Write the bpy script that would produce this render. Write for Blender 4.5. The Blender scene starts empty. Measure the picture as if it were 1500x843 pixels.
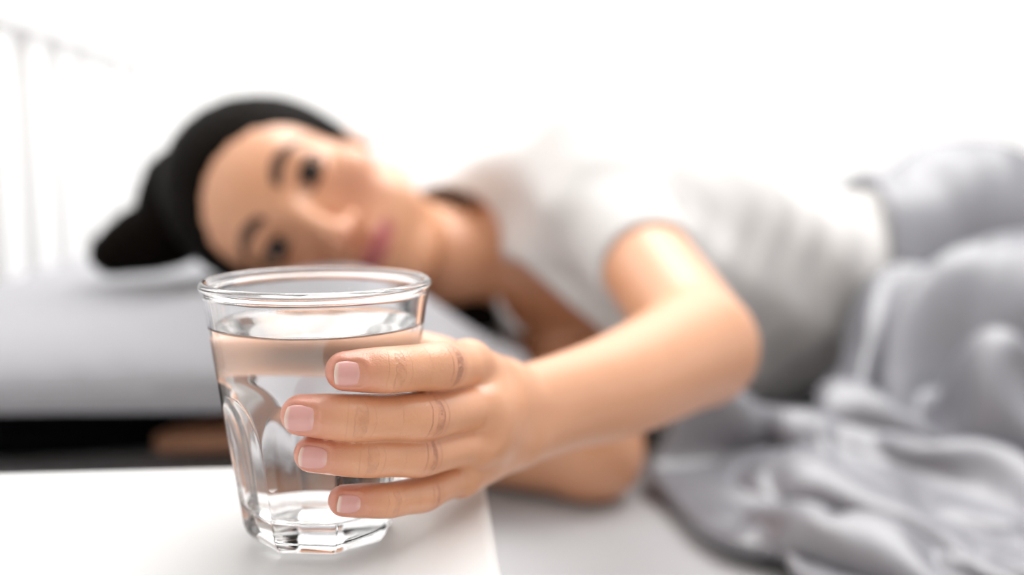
import bpy, bmesh, math, random
import numpy as np
from mathutils import Vector, Matrix
from mathutils.bvhtree import BVHTree

# ---------------------------------------------------------------- scene, camera, light
scene = bpy.context.scene
COL = scene.collection
random.seed(4)
YAW = math.radians(5.0)           # the lens looks 5 degrees off the bed's short axis
PITCH = math.radians(7.5)
CAM = Vector((0.0, 0.0, 0.646))

cam_data = bpy.data.cameras.new('camera')
cam_data.sensor_width = 36.0
cam_data.lens = 1583.0 / 1500.0 * 36.0
cam_data.clip_start = 0.02
cam_data.dof.use_dof = True
cam_data.dof.focus_distance = 0.362
cam_data.dof.aperture_fstop = 3.2
cam = bpy.data.objects.new('camera', cam_data)
COL.objects.link(cam)
cam.location = CAM
cam.rotation_euler = (math.pi / 2 - PITCH, 0, -YAW)
scene.camera = cam

world = bpy.data.worlds.new('world')
scene.world = world
world.use_nodes = True
bg = world.node_tree.nodes['Background']
bg.inputs[0].default_value = (1.0, 0.995, 0.99, 1)
bg.inputs[1].default_value = 0.92

def area_light(name, loc, target, sx, sy, power, color=(1, 1, 1)):
    d = bpy.data.lights.new(name, 'AREA')
    d.shape = 'RECTANGLE'; d.size = sx; d.size_y = sy; d.energy = power; d.color = color
    o = bpy.data.objects.new(name, d); COL.objects.link(o)
    o.location = loc
    o.rotation_euler = (Vector(target) - Vector(loc)).to_track_quat('-Z', 'Y').to_euler()
    return o
# soft overhead light added to brighten top surfaces, with no window behind it
area_light('added_top_light', (0.65, 1.30, 2.35), (0.45, 1.0, 0.4), 2.2, 1.7, 60, (1, 0.985, 0.965))

vs = scene.view_settings
vs.view_transform = 'Standard'; vs.look = 'None'; vs.gamma = 1.0; vs.exposure = 0.16
vs.use_curve_mapping = False
scene.cycles.use_denoising = True
scene.cycles.max_bounces = 16
scene.cycles.transmission_bounces = 16
scene.cycles.sample_clamp_indirect = 6.0
scene.cycles.blur_glossy = 0.5

# frame at the glass: u to the right, v away from the lens, w up (millimetres, origin under the glass)
GA = math.radians(5.0) - math.atan2(0.072, 0.395)
R_, F_ = Vector((math.cos(YAW), -math.sin(YAW), 0)), Vector((math.sin(YAW), math.cos(YAW), 0))
G0 = CAM + R_ * -0.072 + F_ * 0.395
G0.z = 0.5
UAX = Vector((math.cos(-GA), math.sin(-GA), 0)); VAX = Vector((-math.sin(-GA), math.cos(-GA), 0))
G2W = Matrix(((UAX.x, VAX.x, 0, G0.x), (UAX.y, VAX.y, 0, G0.y), (0, 0, 1, G0.z), (0, 0, 0, 1))) @ Matrix.Scale(0.001, 4)
G2W_np = np.array(G2W)
W2G = G2W.inverted()
def to_world(P):
    P = np.asarray(P, dtype=np.float64)
    return P @ G2W_np[:3, :3].T + G2W_np[:3, 3]
def gw(u, v, w):
    return G2W @ Vector((u, v, w))

# ---------------------------------------------------------------- materials
def srgb(r, g, b):
    f = lambda c: (c / 255 / 12.92) if c / 255 <= 0.04045 else ((c / 255 + 0.055) / 1.055) ** 2.4
    return (f(r), f(g), f(b), 1.0)

class Mat:
    def __init__(self, name):
        self.m = bpy.data.materials.new(name); self.m.use_nodes = True
        self.t = self.m.node_tree; self.b = self.t.nodes['Principled BSDF']
    def n(self, kind, **kw):
        nd = self.t.nodes.new(kind)
        for k, v in kw.items():
            setattr(nd, k, v)
        return nd
    def l(self, a, b): self.t.links.new(a, b)
    def set(self, **kw):
        for k, v in kw.items(): self.b.inputs[k.replace('_', ' ')].default_value = v
        return self
    def math(self, op, a, b=None, c=None):
        nd = self.n('ShaderNodeMath', operation=op)
        for i, x in enumerate((a, b, c)):
            if x is None: continue
            if isinstance(x, (int, float)): nd.inputs[i].default_value = x
            else: self.l(x, nd.inputs[i])
        return nd.outputs[0]
    def mix(self, fac, a, b):
        nd = self.n('ShaderNodeMix', data_type='RGBA')
        for s, x in ((nd.inputs[0], fac), (nd.inputs[6], a), (nd.inputs[7], b)):
            if isinstance(x, (int, float, tuple)): s.default_value = x
            else: self.l(x, s)
        return nd.outputs[2]
    def attr(self, name): return self.n('ShaderNodeAttribute', attribute_name=name).outputs['Fac']
    def noise(self, scale, detail=3, rough=0.5, vec=None, dist=0.0):
        nd = self.n('ShaderNodeTexNoise'); nd.inputs['Scale'].default_value = scale
        nd.inputs['Detail'].default_value = detail; nd.inputs['Roughness'].default_value = rough
        nd.inputs['Distortion'].default_value = dist
        if vec is None: vec = self.n('ShaderNodeTexCoord').outputs['Object']
        self.l(vec, nd.inputs['Vector'])
        return nd.outputs['Fac']
    def bump(self, h, strength, dist):
        nd = self.n('ShaderNodeBump'); nd.inputs['Strength'].default_value = strength
        nd.inputs['Distance'].default_value = dist
        self.l(h, nd.inputs['Height']); self.l(nd.outputs[0], self.b.inputs['Normal'])

def plain(name, col, rough=0.6, vary=0.04, scale=8.0, bump=0.0, bscale=200.0, **kw):
    m = Mat(name)
    nz = m.noise(scale)
    c2 = tuple(max(0, x * (1 - vary * 2)) for x in col[:3]) + (1,)
    m.l(m.mix(nz, col, c2), m.b.inputs['Base Color'])
    m.set(Roughness=rough, **kw)
    if bump: m.bump(m.noise(bscale, 2), bump, 0.001)
    return m.m

M = {}
M['wall'] = plain('wall_paint', (0.93, 0.93, 0.93, 1), 0.9, 0.01, 3, 0.1, 300)
M['wall_tone'] = plain('warm_grey_wall_paint', (0.46, 0.43, 0.40, 1), 0.9, 0.02, 3, 0.1, 300)
M['white_wood'] = plain('white_lacquer', (0.93, 0.93, 0.93, 1), 0.45, 0.01, 5)
M['table_white'] = plain('white_table_lacquer', (0.70, 0.70, 0.70, 1), 0.42, 0.012, 6)
M['floor'] = plain('pale_floor', (0.72, 0.68, 0.63, 1), 0.5, 0.1, 5)
M['mattress'] = plain('mattress_ticking', (0.8, 0.8, 0.8, 1), 0.9, 0.02, 20, 0.2, 400)

def fabric(name, col, dark, rough, weave=900.0, sheen=0.2, soft=9.0, softh=0.006, spec=0.3):
    m = Mat(name)
    nz = m.noise(6.0, 4)
    m.l(m.mix(nz, col, dark), m.b.inputs['Base Color'])
    h = m.math('ADD', m.math('MULTIPLY', m.noise(soft, 3, 0.55, dist=0.6), softh * 1000), m.math('MULTIPLY', m.noise(weave, 2), 0.12))
    m.bump(h, 0.6, 0.001)
    m.set(Roughness=rough, Sheen_Weight=sheen, Specular_IOR_Level=spec)
    return m.m
M['sheet'] = fabric('grey_bed_sheet', (0.50, 0.50, 0.515, 1), (0.47, 0.47, 0.485, 1), 0.62)
M['pillow'] = fabric('grey_pillowcase', (0.36, 0.36, 0.385, 1), (0.33, 0.33, 0.355, 1), 0.65)
M['duvet'] = fabric('grey_satin_duvet', (0.225, 0.225, 0.25, 1), (0.19, 0.19, 0.215, 1), 0.36, sheen=0.0, soft=14, softh=0.003, spec=1.0)
M['shirt'] = fabric('white_cotton_jersey', (0.655, 0.64, 0.63, 1), (0.62, 0.605, 0.595, 1), 0.85, 1200, 0.3, 18, 0.004)
M['pillow_shade'] = fabric('pillow_shade_black', (0.006, 0.006, 0.007, 1), (0.004, 0.004, 0.005, 1), 0.9, sheen=0.0, spec=0.1)  # near-black colour standing in for the shade below the pillow

# skin: base tone, redness and lips from the mesh, finger creases drawn from joint coordinates
m = Mat('skin')
red = m.attr('red'); lips = m.attr('lips')
mott = m.noise(70, 4, 0.6)
base = m.mix(mott, (0.75, 0.38, 0.215, 1), (0.70, 0.335, 0.18, 1))
c = m.mix(m.math('MULTIPLY', red, 1.0), base, (0.64, 0.235, 0.17, 1))
c = m.mix(lips, c, (0.45, 0.11, 0.105, 1))
js, dors, lat, inten = m.attr('joint_s'), m.attr('dorsal'), m.attr('lateral'), m.attr('crease')
warp = m.noise(260, 3, 0.6)
warp2 = m.noise(110, 2, 0.5)
sw = m.math('ADD', js, m.math('MULTIPLY', m.math('SUBTRACT', warp, 0.5), 0.9))
sw = m.math('ADD', sw, m.math('MULTIPLY', m.math('SUBTRACT', warp2, 0.5), 1.3))
ph = m.math('ABSOLUTE', m.math('SINE', m.math('MULTIPLY', sw, 1.15)))
line = m.math('POWER', m.math('SUBTRACT', 1.0, ph), 5.0)
win = m.math('EXPONENT', m.math('MULTIPLY', m.math('MULTIPLY', js, js), -0.10))
crease = m.math('MULTIPLY', m.math('MULTIPLY', line, win), m.math('MULTIPLY', inten, dors))
c = m.mix(m.math('MULTIPLY', crease, 0.7), c, (0.36, 0.13, 0.07, 1))
m.l(c, m.b.inputs['Base Color'])
fine = m.n('ShaderNodeTexVoronoi'); fine.inputs['Scale'].default_value = 1500
m.l(m.n('ShaderNodeTexCoord').outputs['Object'], fine.inputs['Vector'])
h = m.math('ADD', m.math('MULTIPLY', crease, -0.8), m.math('MULTIPLY', fine.outputs['Distance'], 0.09))
h = m.math('ADD', h, m.math('MULTIPLY', m.noise(420, 3), 0.10))
m.bump(h, 0.75, 0.001)
m.set(Roughness=0.34, Specular_IOR_Level=0.9, Subsurface_Weight=0.12, Subsurface_Scale=0.006)
m.b.inputs['Subsurface Radius'].default_value = (1.0, 0.35, 0.2)
M['skin'] = m.m

m = Mat('fingernail')
fe, lu = m.attr('free_edge'), m.attr('lunula')
c = m.mix(m.noise(300, 2), (0.76, 0.40, 0.36, 1), (0.70, 0.36, 0.34, 1))
c = m.mix(lu, c, (0.80, 0.55, 0.50, 1))
c = m.mix(fe, c, (0.86, 0.72, 0.62, 1))
m.l(c, m.b.inputs['Base Color'])
m.set(Roughness=0.22, Specular_IOR_Level=0.6, Coat_Weight=0.3, Coat_Roughness=0.15)
M['nail'] = m.m

m = Mat('dark_hair')
tc = m.n('ShaderNodeTexCoord').outputs['Object']
mp = m.n('ShaderNodeMapping'); mp.inputs['Scale'].default_value = (30, 30, 260)
mp.inputs['Rotation'].default_value = (0.2, 0.5, 0)
m.l(tc, mp.inputs['Vector'])
hn = m.noise(1.0, 5, 0.6, mp.outputs[0], 0.8)
m.l(m.mix(hn, (0.006, 0.0036, 0.0024, 1), (0.002, 0.0014, 0.001, 1)), m.b.inputs['Base Color'])
m.bump(hn, 0.6, 0.003)
m.set(Roughness=0.6, Specular_IOR_Level=0.03)
M['hair'] = m.m
M['brow'] = plain('eyebrow_hair', (0.075, 0.035, 0.022, 1), 0.8, 0.2, 300, 0.4, 900)
M['lash'] = plain('eyelash', (0.012, 0.008, 0.007, 1), 0.7, 0.1, 100)
M['eye_white'] = plain('eye_white', (0.62, 0.57, 0.54, 1), 0.2, 0.03, 60)
M['iris'] = plain('brown_iris', (0.035, 0.017, 0.010, 1), 0.15, 0.3, 500)
M['pupil'] = plain('pupil', (0.003, 0.003, 0.003, 1), 0.1, 0.0)

def glassy(name, ior, col, rough=0.0):
    m = Mat(name)
    m.set(Base_Color=col, Roughness=rough, IOR=ior, Transmission_Weight=1.0)
    return m
mg = glassy('clear_glass', 1.5, (1, 1, 1, 1))
# hairline scuffs on the outside of the tumbler
nz = mg.noise(900, 2)
mg.bump(mg.math('MULTIPLY', mg.math('GREATER_THAN', nz, 0.66), mg.noise(35, 2)), 0.03, 0.0002)
M['glass'] = mg.m
M['water'] = glassy('water', 1.333, (1, 1, 1, 1)).m
M['pane'] = glassy('window_glass', 1.0, (1, 1, 1, 1)).m

# ---------------------------------------------------------------- object helpers
def link_mesh(name, verts, faces, mat=None, parent=None, smooth=True):
    me = bpy.data.meshes.new(name)
    verts = np.asarray(verts, dtype=np.float32); 
    if isinstance(faces, np.ndarray):
        n, k = faces.shape
        me.vertices.add(len(verts)); me.vertices.foreach_set('co', verts.ravel())
        me.loops.add(n * k); me.loops.foreach_set('vertex_index', faces.astype(np.int32).ravel())
        me.polygons.add(n); me.polygons.foreach_set('loop_start', np.arange(0, n * k, k, dtype=np.int32))
        me.update(calc_edges=True); me.validate()
    else:
        me.from_pydata([tuple(map(float, v)) for v in verts], [], faces); me.update()
    if smooth: me.polygons.foreach_set('use_smooth', np.ones(len(me.polygons), dtype=bool))
    if mat: me.materials.append(mat)
    o = bpy.data.objects.new(name, me); COL.objects.link(o)
    if parent: o.parent = parent; o.matrix_parent_inverse = parent.matrix_world.inverted()
    return o
def set_attr(o, name, vals):
    a = o.data.attributes.new(name, 'FLOAT', 'POINT')
    a.data.foreach_set('value', np.asarray(vals, dtype=np.float32))
def empty(name, loc):
    o = bpy.data.objects.new(name, None); COL.objects.link(o); o.location = loc
    o.empty_display_size = 0.05
    bpy.context.view_layer.update()
    return o
def tag(o, label=None, cat=None, group=None, kind=None):
    for k, v in (('label', label), ('category', cat), ('group', group), ('kind', kind)):
        if v: o[k] = v
    return o
def box(name, lo, hi, mat, parent=None, bevel=0.0, seg=3):
    bm = bmesh.new()
    bmesh.ops.create_cube(bm, size=1.0)
    lo, hi = Vector(lo), Vector(hi); c = (lo + hi) / 2; s = hi - lo
    for v in bm.verts: v.co = Vector((v.co.x * s.x + c.x, v.co.y * s.y + c.y, v.co.z * s.z + c.z))
    if bevel: bmesh.ops.bevel(bm, geom=bm.edges[:], offset=bevel, segments=seg, affect='EDGES', profile=0.5)
    me = bpy.data.meshes.new(name); bm.to_mesh(me); bm.free()
    if bevel: me.polygons.foreach_set('use_smooth', np.ones(len(me.polygons), dtype=bool))
    me.materials.append(mat)
    o = bpy.data.objects.new(name, me); COL.objects.link(o)
    if parent: o.parent = parent; o.matrix_parent_inverse = parent.matrix_world.inverted()
    return o

# ---------------------------------------------------------------- distance-field modelling
f32 = np.float32
class Field:
    def __init__(self, xs, ys, zs):
        self.a = [np.asarray(x, dtype=f32) for x in (xs, ys, zs)]
        self.D = np.full([len(x) for x in self.a], 60.0, dtype=f32)
    def cut(self, lo, hi):
        sl = []
        for x, l, h in zip(self.a, lo, hi):
            i, j = np.searchsorted(x, (l, h)); sl.append(slice(max(0, i - 1), min(len(x), j + 1)))
        X, Y, Z = self.a[0][sl[0]][:, None, None], self.a[1][sl[1]][None, :, None], self.a[2][sl[2]][None, None, :]
        return tuple(sl), X, Y, Z
    def add(self, prim, k=6.0, op='union'):
        lo, hi, fn = prim
        mg = k + 6
        sl, X, Y, Z = self.cut([l - mg for l in lo], [h + mg for h in hi])
        if any(s.stop <= s.start for s in sl): return
        d = fn(X, Y, Z); A = self.D[sl]
        if op == 'union': self.D[sl] = smin(A, d, k)
        elif op == 'sub': self.D[sl] = -smin(-A, d, k)
    def mesh(self):
        return surface_nets(self.D, *self.a)
def smin(a, b, k):
    if k <= 0: return np.minimum(a, b)
    h = np.maximum(k - np.abs(a - b), 0) / f32(k)
    return np.minimum(a, b) - h * h * f32(k * 0.25)
def cap(a, b, ra, rb=None):
    rb = ra if rb is None else rb
    a, b = np.asarray(a, float), np.asarray(b, float); r = max(ra, rb)
    ab = (b - a).astype(f32); dd = f32(max(1e-6, float(ab @ ab)))
    def fn(X, Y, Z):
        px, py, pz = X - f32(a[0]), Y - f32(a[1]), Z - f32(a[2])
        t = np.clip((px * ab[0] + py * ab[1] + pz * ab[2]) / dd, 0, 1)
        return np.sqrt((px - t * ab[0]) ** 2 + (py - t * ab[1]) ** 2 + (pz - t * ab[2]) ** 2) - (f32(ra) + t * f32(rb - ra))
    return np.minimum(a, b) - r, np.maximum(a, b) + r, fn
def ell(c, r, R=None):
    c = np.asarray(c, float); r = np.asarray(r, float); R = np.eye(3) if R is None else np.asarray(R, float)  # rows of R: local axes
    ext = np.sqrt(((R * r[:, None]) ** 2).sum(0))
    def fn(X, Y, Z):
        p = (X - f32(c[0]), Y - f32(c[1]), Z - f32(c[2]))
        k0 = k1 = 0
        for i in range(3):
            q = p[0] * f32(R[i, 0]) + p[1] * f32(R[i, 1]) + p[2] * f32(R[i, 2])
            k0 = k0 + (q / f32(r[i])) ** 2; k1 = k1 + (q / f32(r[i] ** 2)) ** 2
        k0 = np.sqrt(k0); k1 = np.sqrt(k1) + 1e-9
        return k0 * (k0 - 1) / k1
    return c - ext, c + ext, fn
def chain(pts, rad, k=0, sub=5):
    """tapered tube along a smooth curve through the points"""
    pts = np.asarray(pts, float); rad = np.asarray(rad, float); n = len(pts)
    Q = np.concatenate([pts, rad[:, None]], 1)
    Q = np.concatenate([[2 * Q[0] - Q[1]], Q, [2 * Q[-1] - Q[-2]]])
    out = []
    for i in range(1, n):
        p0, p1, p2, p3 = Q[i - 1:i + 3]
        for t in np.arange(sub) / sub:
            out.append(0.5 * (2 * p1 + (p2 - p0) * t + (2 * p0 - 5 * p1 + 4 * p2 - p3) * t * t + (3 * p1 - p0 - 3 * p2 + p3) * t ** 3))
    out.append(Q[n])
    prims = [cap(p[:3], q[:3], p[3], q[3]) for p, q in zip(out[:-1], out[1:])]
    lo = np.min([p[0] for p in prims], axis=0); hi = np.max([p[1] for p in prims], axis=0)
    def fn(X, Y, Z):
        d = prims[0][2](X, Y, Z)
        for p in prims[1:]: d = np.minimum(d, p[2](X, Y, Z))
        return d
    return lo, hi, fn
def grown(prim, g):
    lo, hi, fn = prim
    return lo - g, hi + g, (lambda X, Y, Z: fn(X, Y, Z) - f32(g))
def surface_nets(D, xs, ys, zs):
    ins = D < 0
    s = ins.astype(np.uint8)
    n = s[:-1] + s[1:]; n = n[:, :-1] + n[:, 1:]; n = n[:, :, :-1] + n[:, :, 1:]
    act = np.flatnonzero((n > 0) & (n < 8))
    shp = n.shape
    I, J, K = np.unravel_index(act, shp)
    ids = np.full(shp, -1, dtype=np.int32); ids.ravel()[act] = np.arange(len(act), dtype=np.int32)
    del n
    acc = np.zeros((len(act), 3)); cnt = np.zeros(len(act))
    off = [(0,0,0),(1,0,0),(0,1,0),(1,1,0),(0,0,1),(1,0,1),(0,1,1),(1,1,1)]
    for a in range(8):
        for b in range(a + 1, 8):
            if sum(abs(p - q) for p, q in zip(off[a], off[b])) != 1: continue
            A, B = off[a], off[b]
            da = D[I + A[0], J + A[1], K + A[2]]; db = D[I + B[0], J + B[1], K + B[2]]
            ok = (da < 0) != (db < 0)
            t = np.where(ok, da / np.where(ok, da - db, 1), 0)
            pa = np.stack([xs[I + A[0]], ys[J + A[1]], zs[K + A[2]]], 1); pb = np.stack([xs[I + B[0]], ys[J + B[1]], zs[K + B[2]]], 1)
            p = pa + (pb - pa) * t[:, None]
            acc[ok] += p[ok]; cnt[ok] += 1
    V = acc / cnt[:, None]
    quads = []
    c = ids
    for ax in range(3):
        sl0 = [slice(None)] * 3; sl1 = [slice(None)] * 3
        sl0[ax] = slice(None, -1); sl1[ax] = slice(1, None)
        e = ins[tuple(sl0)] != ins[tuple(sl1)]
        i, j, k = np.nonzero(e)
        p = [i, j, k]; o1, o2 = [(1, 2), (2, 0), (0, 1)][ax]
        ok = (p[o1] > 0) & (p[o2] > 0) & (p[o1] < D.shape[o1] - 1) & (p[o2] < D.shape[o2] - 1)
        p = [q[ok] for q in p]
        def cell(d1, d2):
            q = [x.copy() for x in p]; q[o1] -= d1; q[o2] -= d2
            return c[q[0], q[1], q[2]]
        Q = np.stack([cell(1, 1), cell(0, 1), cell(0, 0), cell(1, 0)], 1)
        flip = ~ins[p[0], p[1], p[2]]
        Q[flip] = Q[flip][:, ::-1]
        quads.append(Q)
    return V, np.concatenate(quads)
def relax(V, Q, it=2, lam=0.5):
    n = len(V); E = np.concatenate([Q[:, [0, 1]], Q[:, [1, 2]], Q[:, [2, 3]], Q[:, [3, 0]]])
    deg = np.bincount(E.ravel(), minlength=n).astype(float)[:, None]
    for _ in range(it):
        S = np.stack([np.bincount(E[:, 0], V[E[:, 1], a], n) + np.bincount(E[:, 1], V[E[:, 0], a], n) for a in range(3)], 1)
        V = V + lam * (S / deg - V)
    return V
def steps(*seg):
    out = []
    for lo, hi, d in seg:
        n = max(1, int(round((hi - lo) / d))); out.append(np.linspace(lo, hi, n, endpoint=False))
    out.append([seg[-1][1]])
    return np.concatenate(out)

# ---------------------------------------------------------------- the room
BEDZ = 0.388
def struct(o): o['kind'] = 'structure'; return o
struct(box('floor', (-2.2, -1.35, -0.05), (4.2, 2.45, 0.0), M['floor']))
struct(box('wall_left', (-0.72, 0.2, 0.0), (-0.64, 2.45, 2.6), M['wall']))
struct(box('wall_front', (-2.2, -1.35, 0.0), (4.2, -1.2, 2.6), M['wall_tone']))
struct(box('wall_right', (3.3, -1.2, 0.0), (3.45, 2.30, 2.6), M['wall']))
struct(box('wall_back', (-0.72, 2.30, 0.0), (4.2, 2.45, 2.6), M['wall']))

# ---------------------------------------------------------------- bedside table
tb = empty('bedside_table', (-0.2, 0.25, 0.0))
tag(tb, 'white lacquered bedside table carrying the tumbler of water', 'table')
TX1 = gw(68, 20, 0).x
TY1 = gw(-45, 97, 0).y
TX0, TY0 = TX1 - 0.39, TY1 - 0.45
box('table_top', (TX0, TY0, 0.462), (TX1, TY1, 0.5), M['table_white'], tb, 0.006, 4)
box('apron', (TX0 + 0.03, TY0 + 0.03, 0.40), (TX1 - 0.03, TY1 - 0.03, 0.462), M['table_white'], tb, 0.002)
for sx in (TX0 + 0.02, TX1 - 0.06):
    for sy in (TY0 + 0.02, TY1 - 0.06):
        box('leg', (sx, sy, 0.0), (sx + 0.04, sy + 0.04, 0.462), M['table_white'], tb, 0.003)

# ---------------------------------------------------------------- bed
BX0, BX1, BY0, BY1 = -0.385, 1.66, TY1 + 0.012, 2.02
bed = empty('bed', (BX0, (BY0 + BY1) / 2, 0))
tag(bed, 'white bed with a slatted headboard and a low frame', 'bed')
for y in (BY0, BY1 - 0.05):
    box('headboard_post', (BX0 - 0.03, y, 0), (BX0 + 0.01, y + 0.05, 0.835), M['white_wood'], bed, 0.006)
box('headboard_rail', (BX0 - 0.028, BY0 + 0.05, 0.757), (BX0 + 0.008, BY1 - 0.05, 0.807), M['white_wood'], bed, 0.006)
box('headboard_rail', (BX0 - 0.028, BY0 + 0.05, 0.33), (BX0 + 0.008, BY1 - 0.05, 0.38), M['white_wood'], bed, 0.006)
n = 15
for i in range(n):
    y = BY0 + 0.05 + (BY1 - BY0 - 0.10) * (i + 0.5) / n
    box('headboard_slat', (BX0 - 0.02, y - 0.023, 0.375), (BX0, y + 0.023, 0.765), M['white_wood'], bed, 0.003)
for y in (BY0, BY1 - 0.03):
    box('side_rail', (BX0 + 0.01, y, 0.12), (BX1, y + 0.03, 0.22), M['white_wood'], bed, 0.004)
box('foot_rail', (BX1, BY0, 0.12), (BX1 + 0.03, BY1, 0.30), M['white_wood'], bed, 0.004)
for y in (BY0, BY1 - 0.05):
    box('leg', (BX1 - 0.02, y, 0), (BX1 + 0.03, y + 0.05, 0.30), M['white_wood'], bed, 0.004)
for i in range(12):
    x = BX0 + 0.10 + i * 0.165
    box('base_slat', (x, BY0 + 0.03, 0.185), (x + 0.07, BY1 - 0.03, 0.2), M['white_wood'], bed, 0.002)
mt = box('mattress', (BX0 + 0.012, BY0 + 0.035, 0.2), (BX1 - 0.005, BY1 - 0.035, BEDZ - 0.006), M['mattress'], None, 0.03, 4)
tag(mt, 'pale mattress lying in the white bed under the grey sheet', 'mattress')

# fitted sheet: top with soft wrinkles, sides pulled down round the mattress
def sheet_height(X, Y):
    z = 0.0012 * np.sin(9 * X + 5 * np.sin(3 * Y)) + 0.0008 * np.sin(21 * Y + 6 * X + 3 * np.sin(7 * X))
    return z
nx, ny = 300, 240
sx = np.linspace(BX0 + 0.010, BX1 - 0.002, nx); sy = np.linspace(BY0 + 0.033, BY1 - 0.033, ny)
SX, SY = np.meshgrid(sx, sy, indexing='ij')
ed = np.minimum(np.minimum(SX - sx[0], sx[-1] - SX), np.minimum(SY - sy[0], sy[-1] - SY))
rr = 0.035
drop = np.where(ed < rr, rr - np.sqrt(np.maximum(rr ** 2 - (rr - np.minimum(ed, rr)) ** 2, 0)), 0)
SZ = BEDZ + sheet_height(SX, SY) - drop
V = np.stack([SX, SY, SZ], -1).reshape(-1, 3)
idx = np.arange(nx * ny).reshape(nx, ny)
Q = np.stack([idx[:-1, :-1], idx[1:, :-1], idx[1:, 1:], idx[:-1, 1:]], -1).reshape(-1, 4)
ring = np.concatenate([idx[:, 0], idx[-1, 1:], idx[-2::-1, -1], idx[0, -2:0:-1]])
low = V[ring].copy(); low[:, 2] = 0.26
b0 = len(V); k = len(ring)
V = np.concatenate([V, low])
a = np.arange(k); an = (a + 1) % k
Q = np.concatenate([Q, np.stack([ring[an], ring[a], b0 + a, b0 + an], 1)])
fs = link_mesh('fitted_sheet', V, Q, M['sheet'])
tag(fs, 'smooth grey fitted sheet stretched over the mattress', 'sheet')

# ---------------------------------------------------------------- tumbler of water
H, NF, TH0 = 97.0, 8, math.radians(9 - 22.5)
def r_cone(h): return 29.4 + (h - 8) * (12.0 / 87.0)
def r_outer(phi, h):
    rc = r_cone(np.maximum(h, 0))
    d = (phi - TH0 + math.pi / NF) % (2 * math.pi / NF) - math.pi / NF
    # flat facets: arch out of the cone at 57 mm, eight-sided below about 42 mm
    t = np.clip((57.5 - h) / 17.0, 0, 4)
    inset = 0.078 * (1 - np.exp(-1.9 * np.maximum(t, 0)))
    p = rc * (1 + 0.002 - inset)
    p = np.where(h > 57.5, rc * 1.5, p)
    fc = p / np.cos(d)
    kk = 0.55
    hh = np.maximum(kk - np.abs(rc - fc), 0) / kk
    r = np.minimum(rc, fc) - hh * hh * kk * 0.25
    # foot curls in
    e = np.clip((7.0 - h) / 7.0, 0, 1)
    return r - 3.2 * e ** 2.2
def r_inner(h):
    return r_cone(h) - 2.5 - 1.6 * np.clip((60 - h) / 48, 0, 1)
NT = 400
phi = np.linspace(0, 2 * math.pi, NT, endpoint=False)
rings = []
def ring(r, h):
    r = np.broadcast_to(r, phi.shape)
    rings.append(np.stack([r * np.sin(phi), -r * np.cos(phi), np.full(NT, h)], 1))
ro0 = r_outer(phi, 0.0)
for q in (0.05, 0.45, 0.8): ring(ro0 * q * 0.97, 1.6 - 1.0 * q)
ring(ro0 * 0.92, 0.35); ring(ro0 - 0.6, 0.0); ring(r_outer(phi, 0.4) , 0.45)
for h in np.concatenate([np.linspace(1.0, 8, 12), np.linspace(8.7, 36, 40), np.linspace(36.5, 60, 70), np.linspace(61, 92.5, 36)]):
    ring(r_outer(phi, h), h)
# rounded bead at the lip
rb, hb = r_cone(95.0) - 1.0, 95.1
for a in np.linspace(-math.radians(50), math.radians(200), 22):
    ring(rb + 1.9 * math.cos(a), hb + 1.9 * math.sin(a))
for h in np.concatenate([np.linspace(92.5, 20, 60), np.linspace(19, 15, 5)]):
    ring(r_inner(h), h)
ri = r_inner(15.0)
for a in np.linspace(0.12, math.pi / 2, 12):
    ring(ri - 4 * (1 - math.cos(a)) , 15 - 3.4 * math.sin(a))
for q in np.linspace(0.97, 0.04, 14): ring((ri - 4) * q, 11.6 + 1.4 * (1 - q ** 2))
def lathe(rings, name, mat):
    V = np.concatenate(rings); nr = len(rings)
    i = np.arange(NT); j = (i + 1) % NT
    Q = np.concatenate([np.stack([k * NT + i, k * NT + j, (k + 1) * NT + j, (k + 1) * NT + i], 1) for k in range(nr - 1)])
    c0, c1 = len(V), len(V) + 1
    V = np.concatenate([V, [[0, 0, rings[0][:, 2].mean()], [0, 0, rings[-1][:, 2].mean()]]])
    F = [tuple(q) for q in Q] + [(int(j_), int(i_), c0) for i_, j_ in zip(i, j)] + [((nr - 1) * NT + int(i_), (nr - 1) * NT + int(j_), c1) for i_, j_ in zip(i, j)]
    W = to_world(V)
    o = link_mesh(name, W - np.array(G0), F, mat)
    o.location = G0
    return o
tumbler = lathe(rings, 'drinking_glass', M['glass'])
tumbler.location.z += 0.0004
tag(tumbler, 'clear faceted glass tumbler held in the hand on the white table', 'glass')
rings = []
WL = 80.5
for q in (0.05, 0.5, 0.9): ring((ri - 4.2 + 0.15) * q, 11.35 + 1.4 * (1 - q ** 2))
for a in np.linspace(math.pi / 2, 0.12, 12):
    ring(ri + 0.2 - 4 * (1 - math.cos(a)), 15 - 3.6 * math.sin(a))
for h in np.linspace(15.5, WL + 1.2, 60): ring(r_inner(h) + 0.2, h)
for d, z in ((0.1, 1.15), (0.5, 0.7), (1.0, 0.38), (1.7, 0.16), (2.6, 0.05), (4, 0.0)): ring(r_inner(WL) - d, WL + z)
for q in np.linspace(0.85, 0.05, 10): ring((r_inner(WL) - 4) * q, WL)
water = lathe(rings, 'water', M['water'])
water.location.z += 0.0004
tag(water, 'clear still water filling the glass tumbler', 'water')

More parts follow.
